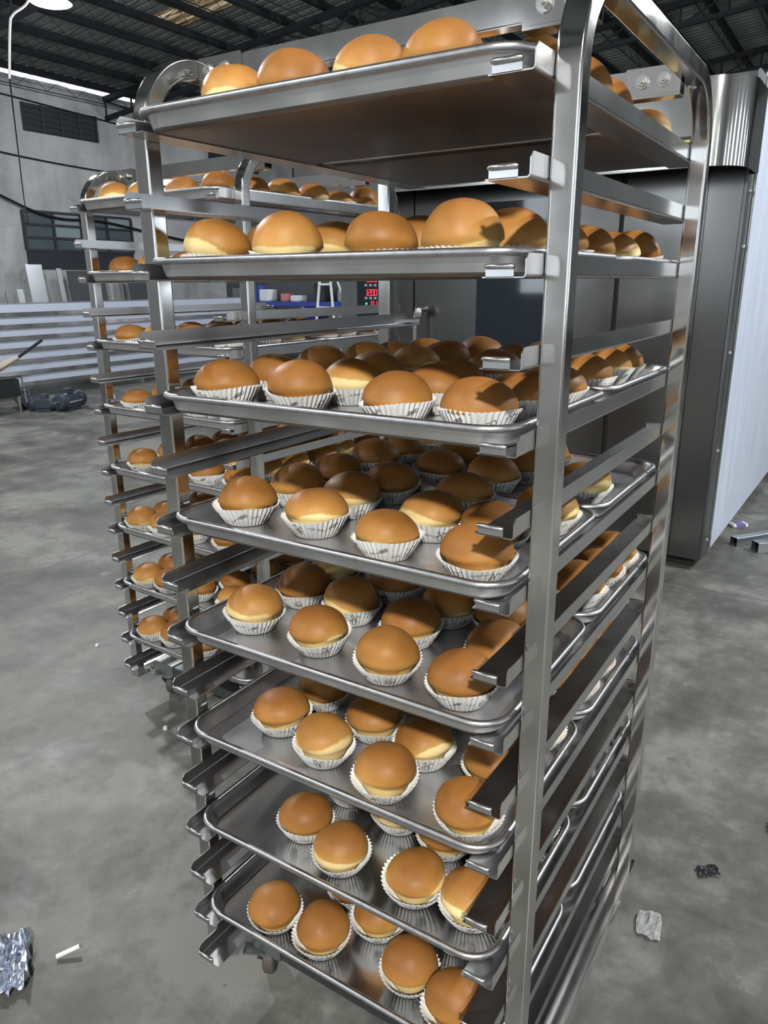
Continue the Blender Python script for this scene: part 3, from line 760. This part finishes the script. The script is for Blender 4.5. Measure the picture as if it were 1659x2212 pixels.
SKIP = {('near', 3, 'back', 1, 3), ('near', 3, 'back', 2, 3)}
RW = {0: 'front row', 1: 'middle row', 2: 'back row'}
CW = ['leftmost', 'second from left', 'third from left', 'rightmost']
proto = empty('bread_bun'); inst('bun', BUNS[0], proto); inst('paper_liner', LINERS[0], proto)
first = True; rb = random.Random(11)
for trl in ('near', 'rear'):
    for lv in range(8):
        zt = zk(2 * lv) - FH + .0016 + .0018
        for part in ('front', 'back'):
            for row in range(3):
                spec = NEAR[lv][row] if (trl == 'near' and part == 'front') else (NEARB[lv][row] if trl == 'near' and lv in NEARB else None)
                for cidx in range(4):
                    jx, jy, ja, jt, jt2, js = (rb.uniform(-.009, .009), rb.uniform(-.007, .007), rb.uniform(0, 6.28), rb.uniform(-.06, .06), rb.uniform(-.06, .06), rb.uniform(1.0, 1.06))
                    bi, li = rb.randrange(len(BUNS)), rb.randrange(len(LINERS))
                    if trl == 'rear' and part == 'front' and row < 2 and lv in REARF: spec = REARF[lv][row]
                    if spec: x, y = spec[cidx]
                    else:
                        x = ((-.218, -.073, .073, .218) if trl == 'near' else (-.24, -.095, .06, .21))[cidx] + jx
                        y = (.06, .178, .292)[row] + jy if part == 'front' else (.423, .545, .668)[row] + jy
                    if trl == 'near' and part == 'back' and cidx == 3 and (lv, row) in BK: x, y = BK[(lv, row)]
                    x = max(-.232, min(.232, x)); y = max(y, .021)
                    if (trl, lv, part, row, cidx) in SKIP: continue
                    p, rz = place(trl, TRAYX + x, y, zt)
                    if first: t = proto; first = False
                    else:
                        t = proto.copy(); C.objects.link(t)
                        for ch in proto.children:
                            c = ch.copy(); C.objects.link(c); c.parent = t
                    for ch in t.children:
                        if ch.name.startswith('bun'): ch.data = BUNS[bi]; ch.rotation_euler = (jt, jt2, ja * 1.7); ch.scale = (1, 1, (HZ[lv] if part == 'front' and trl == 'near' else min(HZ[lv], 1.0)) * ((.9 if row == 1 else 1.08) if lv == 0 and part == 'back' else 1))
                        else: ch.data = LINERS[li]
                    t.location = p; t.rotation_euler = (0, 0, ja); t.scale = (js, js, js)
                    t['label'] = 'golden bun in paper liner, %s %s, %s tray, %s level, %s trolley' % (RW[row], CW[cidx], part, LV[lv], trl)
                    t['category'] = 'bun'; t['group'] = 'buns on the %s trolley' % trl

# ------------------------------------------------------------------ oven
t15 = math.radians(-1.5)
ov = empty('rotary_oven', (-0.299, 3.081, 0), t15, 'large stainless rotary oven behind the trolleys, with hood and dark glass door', 'oven')
def OB(name, m, x0, x1, y0, y1, z0, z1, parent=None, bev=.003, **k): return MB().box(x0, x1, y0, y1, z0, z1).build(name, m, parent or ov, bevel=bev, **k)
OB('plinth', M['black'], -2.2, -.03, .06, 2.5, .0, .06)
OB('body', M['oven'], -2.26, 0, .03, 2.6, .055, 2.3)
OB('panel_gap_shade', M['black'], -2.25, -.01, .022, .03, .07, 1.93, bev=0)  # black sheet added as shade in the gaps between the front panels
OB('corner_column', M['oven'], -.15, -.002, 0, .035, .06, 1.93)
OB('side_trim', M['darksteel'], .0, .012, .0, .2, .06, 2.3)
OB('protective_film', M['film'], .004, .016, .17, 2.62, .07, 2.32)
OB('right_panel', M['oven'], -.525, -.153, .002, .035, .06, 1.93)
dr = OB('door', M['oven'], -1.715, -.545, -.008, .03, .12, 1.92)
OB('door_glass', M['glass'], -1.31, -.9, -.0125, -.006, .45, 1.84, dr, bev=.002)
OB('left_panel', M['oven'], -1.94, -1.73, .002, .035, .06, 1.93)
cp = OB('control_panel', M['glass'], -2.13, -1.945, -.006, .035, .95, 1.72)
OB('far_left_panel', M['darksteel'], -2.26, -2.135, .0, .035, .06, 1.93)
SEG = {'0': 'abcdef', '1': 'bc', '2': 'abged', '8': 'abcdefg'}
def seg7(mb, ch, x, z, w_=.017, h_=.034, t=.003, y=-.009):
    S = {'a': (0, h_, w_, h_), 'd': (0, 0, w_, 0), 'g': (0, h_ / 2, w_, h_ / 2), 'f': (0, h_ / 2, 0, h_), 'b': (w_, h_ / 2, w_, h_), 'e': (0, 0, 0, h_ / 2), 'c': (w_, 0, w_, h_ / 2)}
    for k in SEG[ch]:
        a, b, c, d = S[k]; mb.box(x + min(a, c) - t / 2, x + max(a, c) + t / 2, y, y + .003, z + min(b, d) - t / 2, z + max(b, d) + t / 2)
for tx, x0, z0 in (('1200', -2.07, 1.36), ('1200', -2.07, 1.44), ('01', -2.022, 1.292)):
    mb = MB()
    for i, ch in enumerate(tx): seg7(mb, ch, x0 + i * .0235, z0)
    mb.build('led_digits', M['led'], cp)
MB().cyl((-2.06, -.0095, 1.312), (-2.06, -.005, 1.312), .007, n=12).build('green_indicator', M['ledg'], cp)
ic = MB()
for z in (1.413, 1.338, 1.262, 1.225):
    for i in range(3): ic.box(-2.072 + i * .034, -2.052 + i * .034, -.0085, -.005, z, z + .014)
ic.build('button_icons', M['icon'], cp)
# door handle rod with wiry pale grip
hd = MB(); hd.tube(catmull([(-1.66, -.01, 1.28), (-1.66, -.08, 1.27), (-1.66, -.09, 1.1), (-1.66, -.08, .8), (-1.66, -.01, .78)], 6), .013, 10)
hd.build('door_handle', M['bolt'], dr, smooth=True)
hb = MB(); hb.lathe([(.012, -.03), (.02, -.025), (.024, 0), (.02, .025), (.01, .03)], (-1.63, -.1, 1.27)); hb.build('handle_knob', M['bolt'], dr, smooth=True)
# hood with rounded right corner
def hood():
    mb = MB(); R_ = .16; pts = [(-2.3, .0), (-2.3, -.36)]
    for i in range(13):
        t = -PI / 2 + PI / 2 * i / 12; pts.append((.045 - R_ + R_ * math.cos(t), -.36 + R_ + R_ * math.sin(t)))
    pts += [(.045, .03), (-2.3, .03)]
    pts = pts[1:]
    inner = [(x * .985 - .005, y * .94) for x, y in pts]
    mb.rings([[(x, y, z) for x, y in pts] for z in (1.885, 1.9, 2.205, 2.218)], cap1=True)
    mb.rings([[(x, y, z) for x, y in pp] for pp, z in ((pts, 1.885), (inner, 1.885), (inner, 2.19))], cap1=True)
    return mb
hood().build('hood', M['oven_shiny'], ov, smooth=True, auto=.5)
OB('hood_lip', M['bolt'], -2.3, -.12, -.363, -.36, 1.886, 1.893, bev=0)
OB('side_seam', M['bolt'], .017, .022, .14, .155, .07, 2.3, bev=0)
sg = OB('name_strip', M['blackpaint'], -.75, -.135, -.3635, -.3602, 1.935, 2.003, bev=0)
tc_ = bpy.data.curves.new('letters', 'FONT'); tc_.body = 'KE'; tc_.size = .062; tc_.extrude = .0012; tc_.offset = .002
to = bpy.data.objects.new('letters', tc_); C.objects.link(to)
bpy.context.view_layer.update()
me = bpy.data.meshes.new_from_object(to.evaluated_get(bpy.context.evaluated_depsgraph_get())); bpy.data.objects.remove(to)
me.materials.clear(); me.materials.append(M['yellow']); lt = inst('letters', me, sg, (-.235, -.3655, 1.945), (PI / 2, 0, 0))
bl = MB()
for z in (.15, .62, 1.1, 1.58, 1.82): bl.lathe([(.012, 0), (.012, .004), (.006, .009)], (.012, .085, z), (1, 0, 0), 10)
bl.build('side_rivets', M['bolt'], ov, smooth=True)
# thin curved lines on the door glass: none built

# ------------------------------------------------------------------ left background: stacked long slatted steel rack
sr = empty('slatted_steel_rack', (-9.0, 4.3, 0), 0, 'long low rack of bright horizontal steel slats in front of left wall', 'steel rack')
L_ = 5.2
for i in range(7):
    z = .17 + i * .147
    b = MB(); b.prism([(0, z + .045), (.012, z + .045), (.012, z + .147), (0, z + .147)], 0, L_)
    b.build('slat', M['slat'], sr)
    l = MB(); l.prism([(0.012, z + .046), (.026, z - .002), (.036, z + .0), (.022, z + .05)], 0, L_); l.build('lower_lip', M['rail'], sr)
for y in (.7, 2.6, 4.6): MB().box(-.3, -.02, y, y + .06, 0, 1.2).build('leg', M['zinc'], sr)
MB().box(-.6, -.02, -.0, L_, 1.195, 1.203).build('top_plate', M['galv'], sr)
# rotate slats: prism was extruded along local y already (profile in x, z)

# motors on the floor
def motor(x, y, rz, sc, lab, bracket=True):
    r = empty('electric_motor', (x, y, 0), rz, lab, 'motor', 'electric motors on the floor'); r.scale = (sc, sc, sc)
    b = MB(); prof = []
    n_ = 48; R = []
    for h in (-.12, -.1, .1, .12):
        R.append([((.085 + (.008 if (k % 2 and abs(h) < .11) else 0)) * math.cos(2 * PI * k / n_), h, .105 + (.085 + (.008 if (k % 2 and abs(h) < .11) else 0)) * math.sin(2 * PI * k / n_)) for k in range(n_)])
    b.rings(R, cap0=True, cap1=True); b.build('finned_body', M['motor'], r)
    MB().lathe([(.088, 0), (.09, .02), (.07, .05), (.03, .055)], (0, -.12, .105), (0, -1, 0)).build('end_bell', M['motor'], r, smooth=True)
    MB().lathe([(.09, 0), (.09, .07), (.08, .085)], (0, .12, .105), (0, 1, 0)).build('fan_cowl', M['motor'], r, smooth=True)
    MB().cyl((0, -.17, .105), (0, -.24, .105), .013, n=12).build('shaft', M['bolt'], r, smooth=True)
    f = MB(); f.box(-.1, .1, -.1, -.05, .0, .014); f.box(-.1, .1, .05, .1, .0, .014); f.box(-.07, .07, -.1, .1, .01, .035)
    f.build('feet', M['motor'], r)
    MB().box(-.05, .05, -.06, .04, .18, .235).build('terminal_box', M['motor'], r, bevel=.006)
motor(-8.30, 4.52, 1.2, .95, 'dark round electric motor, leftmost of the motors on floor')
motor(-7.88, 4.50, 2.2, .85, 'dark electric motor in middle of the motor cluster on floor')
motor(-7.72, 4.72, .3, 1.1, 'largest dark electric motor at right of cluster on floor')
# aluminium casting on the floor
r = empty('metal_casting', (-7.42, 5.0, 0), .4, 'pale aluminium gearbox casting lying on floor right of motors', 'casting')
c = MB(); c.lathe([(.05, 0), (.085, .01), (.09, .06), (.06, .09), (.05, .14)], (0, 0, .09), (1, .3, .4), 14); c.box(-.1, .06, -.08, .08, 0, .03)
c.build('housing', M['galv'], r, bevel=.004); MB().cyl((-.06, -.1, .02), (-.24, -.05, .02), .018, n=8).build('arm', M['galv'], r)
# feather duster / broom head and machine edge at far left
r = empty('hand_brush', (-8.2, 4.36, .50), 0, 'straw hand brush with dark handle at left picture edge', 'brush')
hd = Vector((.0, .43, .295)); MB().tube([(0, .08, .11), (.0, .27, .21), tuple(hd)], .018, 8).build('handle', M['blackpaint'], r, smooth=True)
bb = MB(); rr = random.Random(3)
for i in range(60):
    a, s_ = rr.uniform(0, 6.28), rr.uniform(0, 1) ** .5
    tip = Vector((.09 * s_ * math.cos(a), -.22 + .06 * s_ * math.sin(a), -.0 + .065 * s_ * math.sin(a)))
    bb.cyl((0.02 * math.cos(a), .08, .11 + .02 * math.sin(a)), tip, .012, .008, 5)
bb.build('bristles', M['tan'], r)
r = empty('parts_bench', (-8.25, 3.97, 0), 0, 'low dark parts bench with chrome frame at left picture edge', 'bench')
MB().box(-.3, .3, -.5, .3, .2, .41).build('bench_top', M['blackpaint'], r, bevel=.01)
cf = MB()
for x in (-.28, .28):
    for y in (-.45, .28): cf.cyl((x, y, 0), (x, y, .43), .015, n=8)
cf.tube([(.3, -.5, .43), (.3, .33, .43), (.3, .36, .12)], .014, 8)
cf.build('chrome_frame', M['bolt'], r, smooth=True)
# far shelving at left edge: chrome tower
r = empty('chrome_wire_tower', (-8.73, 4.17, 0), 0, 'chrome wire shelving tower at left picture edge', 'shelving')
cf = MB()
for x in (-.1, .1):
    for y in (-.3, .12): cf.cyl((x, y, 0), (x, y, 1.1), .014, n=8)
cf.build('posts', M['bolt'], r, smooth=True)
for z in (.3, .5, .7, .9, 1.08):
    MB().box(-.1, .1, -.3, .12, z, z + .015).build('wire_shelf', M['bolt'], r)

# far work area seen under the second tray
r = empty('step_ladder', (-7.1, 9.0, 0), .1, 'white folding step ladder in the far work area', 'ladder')
MB().tube([(-.25, 0, 0), (-.02, .0, 1.75)], .022, 6).build('front_rail', M['white'], r)
MB().tube([(.25, .0, 0), (.12, .0, 1.75)], .022, 6).build('front_rail', M['white'], r)
MB().tube([(.55, .5, 0), (.15, .02, 1.72)], .018, 6).build('rear_leg', M['white'], r)
for z in (.35, .7, 1.05, 1.4): MB().box(-.24 + z * .13, .25 - z * .07, -.03, .03, z, z + .03).build('step', M['white'], r)
r = empty('blue_workbench', (-8.3, 10.0, 0), 0, 'blue workbench with clutter on it, far behind the trolleys', 'workbench')
MB().box(-1.1, 1.9, -.35, .35, 1.05, 1.13).build('bench_top', M['blue'], r, bevel=.01)
MB().box(-1.1, 1.9, .3, .34, 1.13, 2.0).build('back_panel', M['door_dark'], r)
MB().box(-1.1, 1.9, .1, .32, 1.62, 1.66).build('shelf', M['blue'], r)
for x in (-1.0, .3, 1.8): MB().box(x - .04, x + .04, -.3, .3, 0, 1.05).build('leg', M['blue'], r)
MB().box(-1.0, 1.8, -.2, .3, .35, .4).build('lower_shelf', M['zinc'], r)
for dx, w_, h_, mm, lab, nm in ((-.75, .22, .2, 'white', 'white box at left end of the blue workbench', 'storage_box'), (-.3, .14, .13, 'pink', 'small red and pink box on blue workbench', 'storage_box'), (-.05, .2, .1, 'white', 'flat white box right of pink box on workbench', 'storage_box'), (.5, .25, .3, 'blackpaint', 'black tool case on blue workbench', 'tool_case'), (.95, .16, .2, 'zinc', 'grey metal tin on blue workbench', 'tin'), (1.4, .3, .17, 'blue', 'blue crate at right end of blue workbench', 'crate')):
    o = MB().box(-w_ / 2, w_ / 2, -.12, .12, 0, h_).build(nm, M[mm], bevel=.012); o.location = (-8.3 + dx, 9.95, 1.131); tag(o, lab, nm.replace('_', ' '))
r = empty('white_gas_tank', (-8.05, 10.75, 0), 0, 'tall white cylinder tank standing by the ladder', 'tank')
MB().lathe([(.15, 0), (.17, .03), (.17, 1.5), (.12, 1.62), (.05, 1.66)], n=28).build('tank_body', M['white'], r, smooth=True)
MB().cyl((0, 0, 1.65), (0, 0, 1.77), .03, n=12).build('valve', M['bolt'], r)
r = empty('dark_machine_cabinet', (-10.2, 11.2, 0), 0, 'dark grey machine cabinet with blue drum, far left behind trolleys', 'machine')
MB().box(-.7, .6, -.4, .4, 0, 1.5).build('cabinet', M['door_dark'], r, bevel=.02)
MB().box(-.5, .1, -.43, -.4, .8, 1.35).build('panel', M['zinc'], r, bevel=.01); MB().cyl((.35, -.5, .9), (.35, -.5, 1.4), .2, n=24).build('blue_drum', M['blue'], r, smooth=True)
o = MB().box(-5.6, -2.9, 13.5, 13.6, 0, 2.2).build('partition_board', M['door_dark']); tag(o, 'dark partition board standing far behind the oven side', 'partition')

# ------------------------------------------------------------------ things on the floor
def crumple(name, x, y, w_, d_, h_, m, lab, cat, rz=0, seed=0, n_=26, freq=9):
    mb = MB(); r = random.Random(seed); off = Vector((seed * 3.1, seed, 0)); V = []
    for j in range(n_ + 1):
        for i in range(n_ + 1):
            u, v_ = i / n_ - .5, j / n_ - .5
            p = Vector((u, v_, 0)); q = noise.noise_vector(p * freq * .4 + off) * .16 + noise.noise_vector(p * freq * .9 + off) * .05
            e = 1 - .35 * (abs(noise.noise(p * 3 + off)))
            hh = abs(noise.noise(p * freq * .45 + off)) * 1.5 + abs(noise.noise(p * freq * 1.1 + off)) * .35
            V.append(((u * e + q.x * .5) * w_, (v_ * e + q.y * .5) * d_, .002 + h_ * min(hh, 1.0)))
    F = [(j * (n_ + 1) + i, j * (n_ + 1) + i + 1, (j + 1) * (n_ + 1) + i + 1, (j + 1) * (n_ + 1) + i) for j in range(n_) for i in range(n_)]
    mb.add(V, F); o = mb.build(name, m, loc=(x, y, 0), rot=(0, 0, rz)); tag(o, lab, cat)
    return o
crumple('crumpled_foil', -1.10, -.19, .085, .17, .04, M['foil'], 'crumpled silvery foil lying on floor at lower left', 'foil', .95, 3, 22, 7)
o = MB().obox(Matrix.Translation((-1.02, -.105, .012)) @ Matrix.Rotation(.95, 4, 'Z') @ Matrix.Rotation(-.2, 4, 'Y'), .05, .009, .004).build('paper_scrap', M['paper']); tag(o, 'small pale strip of scrap sticking out beside the foil', 'scrap')
crumple('clear_plastic_scrap', .055, .665, .055, .085, .012, M['plastic'], 'small clear plastic scrap on floor right of near trolley', 'plastic scrap', .2, 5, 10, 5)
crumple('dirt_clump', .14, .91, .06, .04, .012, M['blackpaint'], 'small dark clump of debris on floor at right', 'debris', .6, 9, 12, 8)
crumple('dirt_clump', .285, 1.18, .08, .06, .02, M['blackpaint'], 'dark debris on floor at the right picture edge', 'debris', .1, 12, 12, 8)
for (x, y, lab, rz) in ((-1.525, .63, 'small white nut on floor left of the near trolley', .4), (-2.234, .901, 'tiny pale chip on floor left of rear trolley', 1.2)):
    o = MB().cyl((0, 0, 0), (0, 0, .009), .008, n=6).build('floor_nut', M['white'], loc=(x, y, 0), rot=(0, 0, rz)); tag(o, lab, 'nut')
# steel square tubes lying at right, and a packet
def sqtube(x, y, rz, L_, s_, lab, z=0):
    mb = MB(); o_ = rrect(s_ / 2, s_ / 2, .003, 2); i_ = [(a * .9, b * .9) for a, b in o_]
    R = [[(0, p[0], p[1] + s_ / 2) for p in i_], [(0, p[0], p[1] + s_ / 2) for p in o_], [(L_, p[0], p[1] + s_ / 2) for p in o_], [(L_, p[0], p[1] + s_ / 2) for p in i_]]
    mb.rings(R + [R[0]])
    o = mb.build('square_steel_tube', M['galv'], loc=(x, y, z), rot=(0, 0, rz)); tag(o, lab, 'steel tube', 'square steel tubes on the floor')
sqtube(-.205, 3.60, .95, 2.2, .05, 'square steel tube on floor at right, the one nearer the oven')
sqtube(-.09, 3.55, .78, 2.2, .06, 'square steel tube on floor at right, the outer thicker one')
pk = empty('snack_packet', (-.235, 4.0, 0), .7, 'small white and purple packet lying on floor beside the oven', 'packet')
MB().box(-.05, .05, -.03, .03, .0, .02).build('wrapper', M['white'], pk, bevel=.006); MB().box(-.03, .03, -.031, .031, .004, .0215).build('printed_band', M['purple'], pk, bevel=.002)
